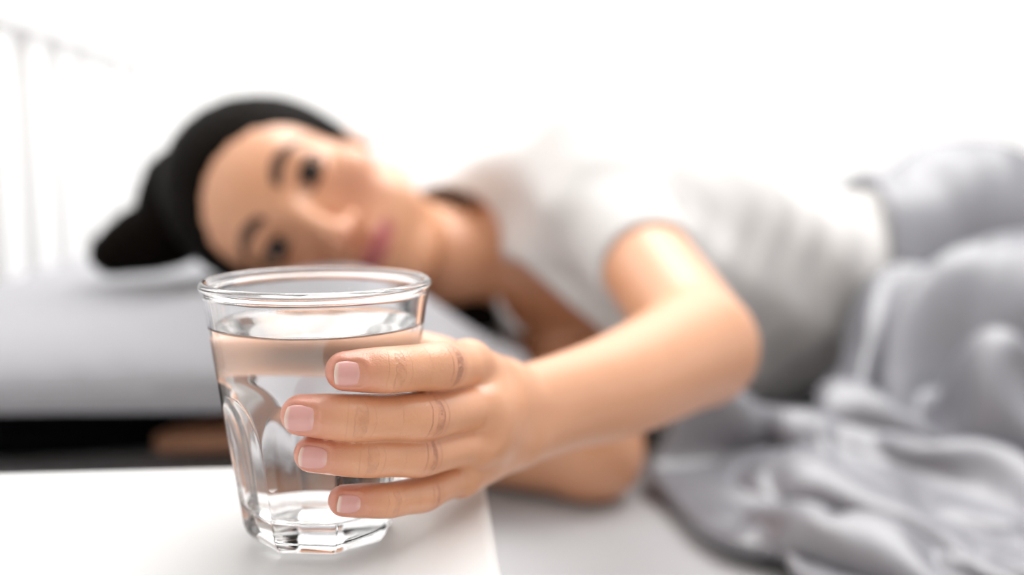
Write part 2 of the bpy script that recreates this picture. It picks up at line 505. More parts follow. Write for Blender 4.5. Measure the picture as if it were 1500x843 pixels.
# ---------------------------------------------------------------- the woman: one continuous body
A_ = lambda *p: np.array(p, dtype=float)
lerp = lambda a, b, t: np.asarray(a, float) * (1 - t) + np.asarray(b, float) * t
def unit(v): v = np.asarray(v, float); return v / np.linalg.norm(v)
FINGERS = {   # tip centre, last joint, middle joint, knuckle; radii tip, last joint, middle joint, knuckle
    'index':  (A_(8.6, -44.4, 71.5), A_(23.5, -40.8, 70.6), A_(42.5, -23.5, 67.6), A_(57.5, 12, 60), 6.6, 8.0, 9.0, 9.8),
    'middle': (A_(-6.0, -43.6, 57.0), A_(11.5, -43.8, 55.2), A_(36, -28.5, 50.8), A_(60.5, 6, 44.6), 6.9, 8.0, 8.8, 9.2),
    'ring':   (A_(-2.8, -41.2, 42.8), A_(15, -40.2, 40.4), A_(34.5, -26, 36.0), A_(59, 5, 30.5), 6.2, 7.1, 8.0, 8.6),
    'little': (A_(7.5, -38.2, 24.8), A_(22.5, -32.5, 22.0), A_(37, -15.5, 18.2), A_(54, 9, 17), 5.5, 6.3, 7.0, 8.2),
}
THUMB = (A_(-8, 46.5, 68), A_(18, 47.5, 66), A_(46, 38, 57), A_(73, 52, 40), 8.5, 9.5, 11.5, 13.5)

NAILS = {'index': (10.2, 8.6), 'middle': (11.0, 9.0), 'ring': (10.2, 8.0), 'little': (8.8, 6.8)}
def finger_chain(T, D, P, K, rt, rd, rp, rk):
    pts = [T, lerp(T, D, 0.5), D, lerp(D, P, 0.5), P, lerp(P, K, 0.35), lerp(P, K, 0.7), K]
    rad = [rt, rt * 0.5 + rd * 0.53, rd, (rd + rp) * 0.482, rp, rp * 0.97, (rp + rk) * 0.475, rk]
    return chain(pts, rad, sub=4)

# head frame: x her left, y crown, z the way she faces
HO = A_(-16, 507, 97)
tilt = math.radians(24.5)
HR = np.array([[math.sin(tilt), 0, math.cos(tilt)], [-math.cos(tilt), 0, math.sin(tilt)], [0, -1, 0]])
def hp(x, y, z): return HO + HR.T @ A_(x, y, z)
def hell(c, r): return ell(hp(*c), r, HR)

SL, EL = A_(216, 460, 122), A_(233, 219, 25)
SR, ER, WR = A_(222, 580, -50), A_(196, 345, -76), A_(-2, 462, -84)
t_ = unit(A_(.96, .20, -.10)); la = SL - SR; la = unit(la - t_ * (la @ t_)); ap = np.cross(t_, la)
TR = np.array([t_, la, ap])

def torso_prims(g=0.0, chest=0.0):
    """trunk shapes, grown by g millimetres (the shirt reuses them)"""
    return [
        (ell((305, 552, 25), (150 + g, 126 + g, 96 + g), TR), 20),
        (ell((240, 530 + chest, 38 - chest * 0.3), (85 + g, 116 + g, 78 + g - chest * 0.6), TR), 30),
        (ell((440, 585, 0), (150 + g, 100 + g, 84 + g), TR), 30),
        (ell((610, 625, -8), (140 + g, 122 + g, 98 + g), TR), 30),
        (cap((165, 540, 78), (204, 490, 112), 30 + g, 40 + g), 25),
        (cap(SL, lerp(SL, EL, 0.25), 45 + g, 41 + g), 25),
        (ell((290, 478 + chest, 20), (55 + g, 48 + g, 42 + g), TR), 30),
        (ell((300, 490, -55), (52 + g, 48 + g, 42 + g), TR), 30),
    ]

B = Field(steps((-168, -14, 2.5), (-14, 100, 0.6), (100, 140, 2.2), (140, 300, 4), (300, 1010, 8)),
          steps((-58, 72, 0.6), (72, 225, 2.5), (225, 395, 4), (395, 525, 2.2), (525, 770, 6)),
          steps((-122, 0, 4), (0, 90, 0.6), (90, 205, 2.5)))
for p, k in torso_prims(0.0, 14.0): B.add(p, k)
# thighs and shins, drawn up a little under the duvet
B.add(cap((640, 600, 40), (880, 520, -10), 76, 55), 30); B.add(cap((640, 640, -45), (860, 610, -62), 66, 48), 30)
B.add(cap((880, 520, -10), (985, 620, -40), 52, 44), 15)
# arms
B.add(cap(EL, lerp(EL, SL, 0.5), 32.5, 32.5), 14); B.add(cap(lerp(EL, SL, 0.5), SL, 32.5, 44), 14)
B.add(chain([A_(83, 52, 35), A_(118, 92, 31), A_(158, 134, 28), A_(222, 206, 29)], [14.5, 17.5, 23, 31], 8), 12)
B.add(chain([A_(84, 51, 20), A_(116, 90, 19), A_(154, 130, 17), A_(228, 212, 19)], [14.0, 17.5, 22.5, 30], 8), 12)
B.add(cap(SR, ER, 48, 36), 20)
B.add(cap(ER, WR, 35, 22), 12); B.add(ell((62, 425, -78), (80, 32, 30), [unit(WR - ER), unit(np.cross([0, 0, 1], WR - ER)), [0, 0, 1]]), 15)
hd = unit(A_(-1, .38, 0)); hs = unit(np.cross([0, 0, 1], hd))
B.add(ell(WR + hd * 38 + A_(0, 0, -4), (48, 34, 15), [hd, hs, [0, 0, 1]]), 10)
for q, (o, ln) in enumerate(((24, 62), (8, 72), (-8, 70), (-24, 56))):
    s0 = WR + hd * 66 + hs * o * 0.9 + A_(0, 0, -4); s1 = s0 + hd * ln * 0.5 + hs * o * 0.12 + A_(0, 0, -2); s2 = s1 + hd * ln * 0.42 + A_(0, 0, -4)
    B.add(chain([s0, s1, s2], [9, 8.2, 6.5], 3), 2.5)
B.add(chain([WR + hd * 15 - hs * 22, WR + hd * 42 - hs * 42, WR + hd * 66 - hs * 48], [12, 10, 7.5], 3), 5)
# neck
B.add(cap(hp(0, -45, -26), A_(112, 526, 46), 46, 42), 10)
B.add(cap((112, 526, 46), (190, 547, 38), 42, 56), 20)
# palm and knuckles of the holding hand
for fk, wq, r0, r1 in (('index', (83, 50, 37), 10.2, 12), ('middle', (85, 52, 32), 10.2, 12.5), ('ring', (85, 52, 24), 9.7, 12.5), ('little', (84, 50, 19), 9.0, 12)):
    B.add(cap(FINGERS[fk][3], wq, r0, r1), 5)
B.add(cap((76, 50, 42), (50, 41, 54), 13.5, 12), 7)
B.add(cap((72, 48, 16), (55, 24, 17), 11.5, 10), 7)
B.add(ell((66, 28, 38), (15, 30, 22)), 6)
# fingers keep their own edges: joined to each other hard, to the palm softly
fd = np.full_like(B.D, 60.0)
for nme, fg in list(FINGERS.items()) + [('thumb', THUMB)]:
    lo, hi, fn = finger_chain(*fg)
    sl, X, Y, Z = B.cut(lo - 9, hi + 9)
    d = fn(X, Y, Z)
    if nme != 'thumb':
        T, Dj = fg[0], fg[1]
        ax = unit(T - Dj); nn = A_(T[0], T[1], 0) + A_(6, 0, 0); nn = unit(nn - ax * (nn @ ax)); bb = np.cross(ax, nn)
        L, Wd = NAILS[nme]
        c0 = T + ax * (fg[4] * 0.80 - L / 2)
        px, py, pz = X - f32(c0[0]), Y - f32(c0[1]), Z - f32(c0[2])
        a_ = px * f32(ax[0]) + py * f32(ax[1]) + pz * f32(ax[2]); b_ = px * f32(bb[0]) + py * f32(bb[1]) + pz * f32(bb[2]); n_ = px * f32(nn[0]) + py * f32(nn[1]) + pz * f32(nn[2])
        q = np.sqrt(np.maximum(np.abs(a_ + 0.5) - L / 2 + 2.2, 0) ** 2 + np.maximum(np.abs(b_) - Wd / 2 + 2.2, 0) ** 2) - 2.2
        top = np.clip(n_ / 2.0, 0, 1)
        inset = np.clip(0.5 - q / 0.9, 0, 1) * top
        fold = np.exp(-((q - 0.9) / 0.9) ** 2) * top * np.clip((L * 0.42 - a_) / 2, 0, 1)
        d = d + 0.55 * inset - 0.32 * fold
    fd[sl] = smin(fd[sl], d, 0.7)
sl, X, Y, Z = B.cut((-20, -58, 0), (100, 72, 92))
B.D[sl] = smin(B.D[sl], fd[sl], 3.2)
del fd
# head
for c, r, k in (((0, 20, -10), (72, 80, 92), 1), ((0, -32, 18), (59, 74, 60), 20), ((0, -78, 26), (44, 40, 46), 22), ((0, 30, 20), (64, 52, 62), 20)):
    B.add(hell(c, r), k)
B.add(hell((0, -103, 56), (21, 15, 17)), 14)
for s in (-1, 1): B.add(cap(hp(s * 50, -62, 4), hp(s * 18, -98, 46), 15, 14), 14)
B.add(cap(hp(-32, 17, 66), hp(32, 17, 66), 13), 14)
for s in (-1, 1):
    B.add(hell((s * 43, -28, 50), (22, 20, 22)), 16); B.add(hell((s * 32, -62, 50), (24, 26, 22)), 16)
    B.add(hell((s * 31, 0, 90), (17, 11, 13)), 8, 'sub')
    B.add(hell((s * 31, -1, 66), (15.5, 14.5, 14.6)), 3)
    B.add(cap(hp(s * 31 - 9, -1, 82), hp(s * 31 + 9, -1, 82), 6.4), 1.5, 'sub')
    B.add(hell((s * 70, -14, -8), (6, 26, 15)), 5)
B.add(hell((0, -66, 60), (33, 25, 23)), 12)
B.add(chain([hp(0, 10, 78), hp(0, -16, 89), hp(0, -34, 97)], [6.5, 7, 8], 4), 9)
B.add(hell((0, -38, 97), (10, 9, 10)), 5)
for s in (-1, 1): B.add(hell((s * 11.5, -41, 87), (7, 7, 8.5)), 4)
B.add(chain([hp(-22, -66, 75), hp(-8, -62, 83.5), hp(0, -63.5, 84), hp(8, -62, 83.5), hp(22, -66, 75)], [3, 4.4, 4.2, 4.4, 3], 2), 2.5)
B.add(chain([hp(-19, -69, 76), hp(0, -72.5, 82), hp(19, -69, 76)], [3, 5.6, 3], 2), 2.5)
# flattened where she lies on the mattress
Zf = B.a[2][None, None, :]
B.D = np.maximum(B.D, f32(-111.0) - Zf)
VB, QB = B.mesh()
del B
VB = relax(VB, QB, 2, 0.45)
# finger pads flatten against the tumbler
nr_ = np.flatnonzero((np.abs(VB[:, 0]) < 60) & (np.abs(VB[:, 1]) < 60) & (VB[:, 2] > 0) & (VB[:, 2] < 97))
rad_ = np.hypot(VB[nr_, 0], VB[nr_, 1]); rg_ = r_outer(np.arctan2(VB[nr_, 0], -VB[nr_, 1]), VB[nr_, 2] - 0.4) + 0.12
pen = rad_ < rg_
VB[nr_[pen], :2] *= (rg_[pen] / rad_[pen])[:, None]

person = empty('person', gw(330, 560, -112))
tag(person, 'woman in a white T-shirt lying on her side, reaching out to hold a tumbler', 'person')
ORG = np.array(person.location)
body = link_mesh('body', to_world(VB), QB, M['skin'], person)

# attributes: crease coordinates on the finger joints, redness, lips
n = len(VB)
js = np.full(n, 30.0); dors = np.zeros(n); lat = np.zeros(n); inten = np.zeros(n); red = np.zeros(n); lips = np.zeros(n)
hand = np.flatnonzero((VB[:, 0] > -14) & (VB[:, 0] < 90) & (VB[:, 1] < 66) & (VB[:, 2] > 4) & (VB[:, 2] < 90))
P = VB[hand]; best = np.full(len(hand), 1e9)
for nme, (T, Dj, Pj, K, *rr_) in FINGERS.items():
    segs = [(T, Dj), (Dj, Pj), (Pj, K)]
    for (a, b) in segs:
        ab = b - a; tt = np.clip(((P - a) @ ab) / (ab @ ab), -0.4 if a is T else 0, 1)
        dv = P - (a + tt[:, None] * ab); dist = np.linalg.norm(dv, axis=1)
        take = dist < best
        best[take] = dist[take]
        outw = A_(1, 0, 0) * 0 + np.stack([P[:, 0] + 5, P[:, 1], 0 * P[:, 0]], 1); outw /= np.linalg.norm(outw, axis=1)[:, None]
        dr = np.clip((dv * outw).sum(1) / np.maximum(dist, 1e-6), 0, 1)
        sa = tt * np.linalg.norm(ab)
        ln = np.linalg.norm(ab)
        if a is T: s_, w_ = sa - ln, 0.4
        elif a is Dj:
            near_d = sa < ln / 2
            s_ = np.where(near_d, sa, sa - ln); w_ = np.where(near_d, 0.4, 1.0)
        else: s_, w_ = sa, 1.0
        ii = hand[take]
        js[ii] = s_[take] if np.ndim(s_) else s_; dors[ii] = dr[take] ** 1.5
        inten[ii] = (w_[take] if np.ndim(w_) else w_)
        r_ = np.exp(-(s_ / 5.0) ** 2) * 0.16 * w_
        if a is T: r_ = np.maximum(r_, np.clip(1.0 - sa / 15.0, 0, 1) * 0.75)
        red[ii] = np.broadcast_to(r_, (len(hand),))[take]
q = (VB - HO) @ HR.T
face = (np.abs(q) < 130).all(1) & (np.abs(q[:, 0]) < 40)
mouth = np.clip(1.3 - np.sqrt((q[:, 0] / 22) ** 2 + ((q[:, 1] + 68) / 8.0) ** 2), 0, 0.4) / 0.4
lips = np.where(face & (q[:, 2] > 70), np.clip(mouth, 0, 1), 0)
blush = np.exp(-(((np.abs(q[:, 0]) - 38) / 22) ** 2 + ((q[:, 1] + 38) / 22) ** 2)) * (q[:, 2] > 20) * 0.35 + np.exp(-((q[:, 0] / 12) ** 2 + ((q[:, 1] + 44) / 12) ** 2)) * (q[:, 2] > 80) * 0.4
inhead = (np.abs(q) < 130).all(1)
red = np.maximum(red, np.where(inhead, blush, 0))
for nm, v in (('joint_s', js), ('dorsal', dors), ('lateral', lat), ('crease', inten), ('red', red), ('lips', lips)): set_attr(body, nm, v)

bvh_hand = None
hm = np.zeros(n, bool); hm[hand] = True
qs = QB[hm[QB].all(1)]
bvh_hand = BVHTree.FromPolygons([tuple(v) for v in VB], [tuple(int(i) for i in f) for f in qs])
def plate(name, top, nu, nv, cdir, off, thick, mat, parent):
    cd = np.array(cdir, float)
    Vt = top - cd * off; Vb = top + cd * thick
    V = np.concatenate([Vt, Vb]); N = nu * nv
    ix = np.arange(N).reshape(nu, nv)
    F = []
    for i in range(nu - 1):
        for j in range(nv - 1):
            F.append((ix[i, j], ix[i + 1, j], ix[i + 1, j + 1], ix[i, j + 1])); F.append(tuple(N + k for k in (ix[i, j + 1], ix[i + 1, j + 1], ix[i + 1, j], ix[i, j])))
    ringi = list(ix[:, 0]) + list(ix[-1, 1:]) + list(ix[-2::-1, -1]) + list(ix[0, -2:0:-1])
    for a, b in zip(ringi, ringi[1:] + ringi[:1]): F.append((b, a, N + a, N + b))
    F = [tuple(int(x) for x in f) for f in F]
    o = link_mesh(name, to_world(V), F, mat, parent)
    bm = bmesh.new(); bm.from_mesh(o.data); bmesh.ops.recalc_face_normals(bm, faces=bm.faces[:]); bm.to_mesh(o.data); bm.free()
    return o
for nme, fg in FINGERS.items():
    T, Dj, rt = fg[0], fg[1], fg[4]
    ax = unit(T - Dj); nn = A_(T[0], T[1], 0) + A_(6, 0, 0); nn = unit(nn - ax * (nn @ ax)); bb = np.cross(ax, nn)
    L, Wd = NAILS[nme]
    c0 = T + ax * (rt * 0.80 - L / 2)
    NU, NV = 15, 13
    # cylinder-curved plate fitted to the finger: superellipse outline, free edge past the fingertip
    mid = bvh_hand.ray_cast(Vector(c0 + nn * 20), Vector(-nn), 40)[0]
    base_n = (np.array(mid) - c0) @ nn
    top = []; fe = []; lu = []
    for i in range(NU):
        a = i / (NU - 1) * 2 - 1
        for j in range(NV):
            b = j / (NV - 1) * 2 - 1
            aa = a * math.sqrt(1 - 0.62 * b * b) if a < 0 else a * math.sqrt(1 - 0.28 * b * b)
            bbv = b * math.sqrt(1 - 0.34 * a * a)
            y = bbv * Wd / 2
            rc = Wd * 0.72
            zz = base_n + 0.52 - (rc - math.sqrt(rc * rc - y * y)) - 0.35 * max(0, aa) ** 2 - 0.25 * max(0, -aa) ** 3
            top.append(c0 + ax * (aa * L / 2 - 0.1) + bb * y + nn * zz)
            fe.append(1.0 if aa > 0.86 else (0.5 if aa > 0.76 else 0)); lu.append(max(0, 1 - math.hypot((aa + 1.0) / 0.55, bbv / 0.7)) * 1.2)
    o = plate('fingernail', np.array(top), NU, NV, -nn, 0.0, 0.8, M['nail'], person)
    set_attr(o, 'free_edge', fe + [1.0] * len(fe)); set_attr(o, 'lunula', np.clip(lu + lu, 0, 0.6))

# eyes, brows, lashes
sel = np.flatnonzero(inhead & (q[:, 2] > 10)); hmk = np.zeros(n, bool); hmk[sel] = True
bvh_face = BVHTree.FromPolygons([tuple(v) for v in VB], [tuple(int(i) for i in f) for f in QB[hmk[QB].all(1)]])
fwd = HR[2]
CAMG = np.array(W2G @ CAM)
def disc_ball(c, r, aim, name, mats):
    aim = unit(aim); e1 = unit(np.cross(aim, [0, 0, 1])); e2 = np.cross(e1, aim)
    Vv, Ff, mi = [c + aim * r], [], []
    NR, NS = 20, 28
    for i in range(1, NR):
        th = math.pi * (i / NR) ** 1.25
        for j in range(NS):
            a = 2 * math.pi * j / NS
            Vv.append(c + r * (aim * math.cos(th) + math.sin(th) * (e1 * math.cos(a) + e2 * math.sin(a))))
    Vv.append(c - aim * r)
    for j in range(NS): Ff.append((0, 1 + j, 1 + (j + 1) % NS)); mi.append(2)
    for i in range(NR - 2):
        th = math.pi * ((i + 1.5) / NR) ** 1.25
        for j in range(NS):
            a, b = 1 + i * NS + j, 1 + i * NS + (j + 1) % NS
            Ff.append((a, a + NS, b + NS, b)); mi.append(2 if th < 0.28 else 1 if th < 0.66 else 0)
    for j in range(NS): Ff.append((len(Vv) - 1, 1 + (NR - 2) * NS + (j + 1) % NS, 1 + (NR - 2) * NS + j)); mi.append(0)
    o = link_mesh(name, to_world(Vv), Ff, None, person)
    for m_ in mats: o.data.materials.append(m_)
    o.data.polygons.foreach_set('material_index', mi)
    return o
for s in (-1, 1):
    c = hp(s * 31, -0.5, 66.6)
    eye_o = disc_ball(c, 13.0, CAMG - c, 'eye', [M['eye_white'], M['iris'], M['pupil']])
    # brow: tapered arch of hair laid on the ridge
    NU, NV = 16, 5
    top = []
    for i in range(NU):
        a = i / (NU - 1)
        x = s * (13 + 40 * a); y = 17 + 9.0 * math.sin(math.pi * min(1, a * 0.85 + 0.05)) - 6 * a * a
        hw = 0.8 + 4.4 * math.sin(math.pi * (a * 0.72 + 0.24)) ** 0.8 * (1 - 0.35 * a)
        for j in range(NV):
            b = j / (NV - 1) * 2 - 1
            st = hp(x, y + b * hw, 140); hit = bvh_face.ray_cast(Vector(st), Vector(-fwd), 130)[0]
            top.append(np.array(hit) if hit is not None else hp(x, y + b * hw, 60))
    plate('eyebrow', np.array(top), NU, NV, -fwd, 1.3, 0.6, M['brow'], person)
    for side, lift in ((1, 4.6), (-1, 2.2)):
        top = []
        NU, NV = 14, 4
        for i in range(NU):
            a = i / (NU - 1) * 2 - 1
            for j in range(NV):
                b = j / (NV - 1)
                x = s * 31 + a * 16.5; y = -1 + side * (5.6 * math.sqrt(max(0, 1 - a * a)) + b * lift)
                z = 66 + math.sqrt(max(4, 14.8 ** 2 - (a * 13) ** 2 - (y + 1) ** 2)) + (1 - b) * 1.8
                top.append(hp(x, y, z))
        plate('eyelashes', np.array(top), NU, NV, -fwd, 0.6, 0.5, M['lash'], eye_o)

# ---------------------------------------------------------------- T-shirt: a hollow shell with neck, sleeve and hem openings
S = Field(steps((80, 590, 2.6)), steps((262, 760, 2.8)), steps((-114, 205, 2.6)))
for p, k in torso_prims(9.0): S.add(p, k)
arm_d = unit(EL - SL)
S.add(cap(SL, lerp(SL, EL, 0.85), 52, 31), 12)
S.add(cap(SR, lerp(SR, ER, 0.45), 56, 50), 22)
S.add(ell((240, 464, 26), (92, 76, 88), TR), 30)          # front hangs loose from the chest
S.add(cap((120, 555, 82), (200, 500, 122), 38, 46), 20)    # yoke at the nape
X, Y, Z = S.a[0][:, None, None], S.a[1][None, :, None], S.a[2][None, None, :]
fold = 2.6 * np.sin(0.055 * X + 0.075 * Z + 1.3 * np.sin(0.03 * Y + 0.02 * Z)) + 1.8 * np.sin(0.11 * X - 0.06 * Z + 0.05 * Y + 1.1 * np.sin(0.045 * Z))
ta = ((X - f32(SL[0])) * f32(arm_d[0]) + (Y - f32(SL[1])) * f32(arm_d[1]) + (Z - f32(SL[2])) * f32(arm_d[2])) / f32(np.linalg.norm(EL - SL))
ra = np.sqrt(np.maximum((X - f32(SL[0])) ** 2 + (Y - f32(SL[1])) ** 2 + (Z - f32(SL[2])) ** 2 - (ta * f32(np.linalg.norm(EL - SL))) ** 2, 0))
calm = np.clip((ta - 0.25) / 0.2, 0, 1) * np.clip((75 - ra) / 15, 0, 1)
S.D = S.D + (fold * (1 - 0.95 * calm)).astype(f32)
S.add(chain([A_(232, 392, 92), A_(214, 398, 55), A_(206, 402, 22)], [2, 4, 2]), 16, 'sub')
S.add(chain([A_(262, 402, 70), A_(250, 405, 30), A_(236, 400, 0)], [4, 8, 5]), 16, 'sub')
S.D = np.maximum(S.D, -(S.D + (5.2 + 14 * calm).astype(f32)))
# neck opening: round the neck and down the front
S.add(cap(hp(0, -60, -10), A_(122, 520, 52), 54, 54), 4, 'sub')
S.add(chain([A_(100, 485, 46), A_(148, 430, 24), A_(192, 388, -4), A_(214, 356, -22)], [42, 30, 21, 15]), 4, 'sub')
def past(p0, d, r):
    p0 = np.asarray(p0, float); d = unit(d)
    def fn(X, Y, Z):
        x, y, z = X - f32(p0[0]), Y - f32(p0[1]), Z - f32(p0[2])
        t = x * f32(d[0]) + y * f32(d[1]) + z * f32(d[2])
        rad = np.sqrt(np.maximum(x * x + y * y + z * z - t * t, 0))
        return np.maximum(-t, rad - f32(r))
    return p0 - 260, p0 + 260, fn
S.add(past(lerp(SL, EL, 0.61), EL - SL, 58), 1.5, 'sub')
S.add(past(lerp(SR, ER, 0.36), ER - SR, 74), 1.5, 'sub')
S.D = np.maximum(S.D, np.maximum(f32(-111.0) - Z, X - f32(570)))
VS, QS = S.mesh(); VS = relax(VS, QS, 2, 0.4)
shirt = link_mesh('t_shirt', to_world(VS), QS, M['shirt'], person)
shirt['label'] = 'loose white short-sleeved cotton T-shirt'
del S

# ---------------------------------------------------------------- hair
Hf = Field(steps((-215, 175, 2.6)), steps((395, 660, 2.6)), steps((-60, 195, 2.6)))
Hf.add(hell((0, 20, -12), (80, 91, 101)), 1)
Hf.add(hell((0, -30, 78), (70, 98, 76)), 8, 'sub')
Hf.add(cap(hp(0, -70, 30), A_(130, 520, 60), 52, 52), 8, 'sub')
Hf.add(chain([hp(-30, 84, -50), A_(-122, 556, 76), A_(-148, 560, 65), A_(-170, 562, 55)], [42, 34, 28, 20]), 10)
Hf.add(chain([hp(-62, 0, -40), A_(40, 545, 26), A_(95, 520, 4), A_(140, 490, 2)], [34, 30, 24, 12]), 14)
X, Y, Z = Hf.a[0][:, None, None], Hf.a[1][None, :, None], Hf.a[2][None, None, :]
qx = (X - f32(HO[0])) * f32(HR[0, 0]) + (Z - f32(HO[2])) * f32(HR[0, 2]); qy = (X - f32(HO[0])) * f32(HR[1, 0]) + (Z - f32(HO[2])) * f32(HR[1, 2]); qz = -(Y - f32(HO[1]))
Hf.D = Hf.D + (0.35 * np.sin(0.42 * qx + 0.05 * qy + 1.5 * np.sin(0.03 * qz + 0.02 * qy)) + 0.25 * np.sin(0.9 * qx + 0.2 * qz)).astype(f32)
VH, QH = Hf.mesh(); VH = relax(VH, QH, 1, 0.4)
hair = link_mesh('hair', to_world(VH), QH, M['hair'], person)
hair['label'] = 'dark brown hair pulled back from the forehead'
del Hf

# ---------------------------------------------------------------- duvet: cloth with slack, settled over the hips and the bed
def slab(lo, hi, r, rot=0.0):
    lo, hi = np.asarray(lo, float), np.asarray(hi, float); c = (lo + hi) / 2; hsz = (hi - lo) / 2 - r
    cr, sr = f32(math.cos(rot)), f32(math.sin(rot))
    def fn(X, Y, Z):
        X, Y = X * cr - Y * sr, X * sr + Y * cr
        qs = [np.abs(P - f32(cc)) - f32(h_) for P, cc, h_ in zip((X, Y, Z), c, hsz)]
        out = np.sqrt(sum(np.maximum(v, 0) ** 2 for v in qs))
        return out + np.minimum(np.maximum(np.maximum(qs[0], qs[1]), qs[2]), 0) - f32(r)
    return (lo, hi, fn) if not rot else (lo - A_(90, 130, 0), hi + A_(60, 60, 0), fn)

wv_ = to_world(VB); wh_ = to_world(VH); ws_ = to_world(VS)
def tree(W, Q, keep):
    return BVHTree.FromPolygons([tuple(v) for v in W], [tuple(int(i) for i in f) for f in Q[keep[Q].all(1)]])
def blur(a, it):
    for _ in range(it):
        p = np.pad(a, 1, mode='edge'); a = (p[:-2, 1:-1] + p[2:, 1:-1] + p[1:-1, :-2] + p[1:-1, 2:] + 2 * p[1:-1, 1:-1]) / 6
    return a
cover = [tree(wv_, QB, (VB[:, 0] > 330) & (VB[:, 1] > 380)), tree(ws_, QS, VS[:, 0] > 330)]
cu, cv = np.linspace(200, 1230, 104), np.linspace(40, 830, 80)
CU, CV = np.meshgrid(cu, cv, indexing='ij')
lay = np.full(CU.shape, -110.0)
for i in range(len(cu)):
    for j in range(len(cv)):
        p = gw(cu[i], cv[j], 400)
        for tr in cover:
            hit = tr.ray_cast(p, Vector((0, 0, -1)), 0.8)[0]
            if hit is not None: lay[i, j] = max(lay[i, j], (hit.z - 0.5) * 1000 + 4)
def heap(u0, v0, su, sv, h, rot=0.0):
    c, s_ = math.cos(rot), math.sin(rot); x, y = CU - u0, CV - v0
    return h * np.exp(-((x * c + y * s_) / su) ** 4 - ((-x * s_ + y * c) / sv) ** 2)
# bunched duvet under the top layer, in front of the thighs and along the bed
lay = np.maximum(lay, -110 + heap(612, 428, 158, 44, 168, -0.05))
lay = np.maximum(lay, -110 + heap(650, 362, 110, 34, 100, 0.1))
lay = np.maximum(lay, -110 + heap(648, 590, 108, 56, 260, -0.1))
lay += heap(350, 330, 110, 16, 16, -0.95) + heap(430, 300, 110, 22, 26, -0.85) + heap(470, 370, 130, 20, 22, -0.45) + heap(560, 230, 90, 26, 20, -0.7)
lay = blur(lay, 1)
bed_edge = (BY0 - G0.y) * 1000
over = CU * math.sin(-GA) + CV * math.cos(-GA) < bed_edge - 6
lay[over] = -300
ixc = np.arange(CU.size).reshape(CU.shape)
CQ = np.stack([ixc[:-1, :-1], ixc[1:, :-1], ixc[1:, 1:], ixc[:-1, 1:]], -1).reshape(-1, 4)
support = link_mesh('support', to_world(np.stack([CU, CV, lay], -1).reshape(-1, 3)), CQ)
support.modifiers.new('Collision', 'COLLISION')
support.collision.thickness_outer = 0.004; support.collision.cloth_friction = 12; support.collision.damping = 0.4
NS, NT2 = 140, 112
tv = np.linspace(52, 800, NT2)
ul = np.interp(tv, [50, 188, 300, 350, 392, 424, 440, 470, 505, 560, 800], [352, 318, 296, 290, 300, 372, 448, 474, 536, 556, 570])
ss = np.linspace(0, 1, NS) ** 1.05
DU = ul[None, :] + (1150 - ul[None, :]) * ss[:, None]; DVv = np.broadcast_to(tv[None, :], DU.shape)
def sample(a, u, v):
    x = np.clip((u - cu[0]) / (cu[1] - cu[0]), 0, len(cu) - 1.001); y = np.clip((v - cv[0]) / (cv[1] - cv[0]), 0, len(cv) - 1.001)
    i, j = x.astype(int), y.astype(int); fx, fy = x - i, y - j
    return a[i, j] * (1 - fx) * (1 - fy) + a[i + 1, j] * fx * (1 - fy) + a[i, j + 1] * (1 - fx) * fy + a[i + 1, j + 1] * fx * fy
rng = np.random.default_rng(11)
lay2 = lay.copy(); lay2[over] = -110
DZ = sample(blur(lay2, 2), DU, DVv) + 14
onbed = np.clip((430 - DVv) / 40, 0, 1)
ph1 = 0.60 * DU + 0.80 * DVv + 16 * np.sin(0.014 * DU - 0.010 * DVv)
ripple = onbed * (26 * np.sin(2 * math.pi / 96 * ph1) + 6 * np.sin(2 * math.pi / 53 * (0.8 * DU + 0.6 * DVv) + 1.5 * np.sin(0.011 * DVv)))
ripple = ripple + (1 - onbed) * (13 * np.sin(2 * math.pi / 95 * (0.9 * DU - 0.4 * DVv) + 1.8 * np.sin(0.013 * DVv + 0.006 * DU)) + 6 * np.sin(0.06 * DVv + 0.03 * DU)) + 2 * blur(rng.normal(size=DU.shape) * 4, 4)
DZ = DZ + 16 + ripple
ixd = np.arange(NS * NT2).reshape(NS, NT2)
DQ = np.stack([ixd[:-1, :-1], ixd[1:, :-1], ixd[1:, 1:], ixd[:-1, 1:]], -1).reshape(-1, 4)
cl = link_mesh('cloth', to_world(np.stack([DU, DVv, DZ], -1).reshape(-1, 3)), DQ)
md = cl.modifiers.new('Cloth', 'CLOTH')
st = md.settings
st.quality = 5; st.mass = 0.35; st.air_damping = 2.0
st.tension_stiffness = 12; st.compression_stiffness = 12; st.shear_stiffness = 4; st.bending_stiffness = 6.0
st.tension_damping = 6; st.compression_damping = 6; st.shear_damping = 6; st.bending_damping = 0.6
st.shrink_min = -0.36; st.shrink_max = -0.36
md.collision_settings.distance_min = 0.004; md.collision_settings.collision_quality = 2
FR = 34
md.point_cache.frame_start = 1; md.point_cache.frame_end = FR + 2
for f_ in range(1, FR + 1): scene.frame_set(f_)
dg = bpy.context.evaluated_depsgraph_get()
ev = cl.evaluated_get(dg); me_ = ev.to_mesh()
VD = np.empty(len(me_.vertices) * 3, dtype=np.float32); me_.vertices.foreach_get('co', VD); VD = VD.reshape(-1, 3).astype(float)
ev.to_mesh_clear()
for o_ in (cl, support): bpy.data.objects.remove(o_, do_unlink=True)
scene.frame_set(1)
VD = relax(VD, DQ, 1, 0.3)
duvet = link_mesh('duvet', VD, DQ, M['duvet'])
so = duvet.modifiers.new('thick', 'SOLIDIFY'); so.thickness = 0.010; so.offset = 0.2
sb = duvet.modifiers.new('smooth', 'SUBSURF'); sb.levels = 1; sb.render_levels = 2
tag(duvet, 'crumpled glossy grey duvet heaped over the hips and spread across the bed', 'duvet')

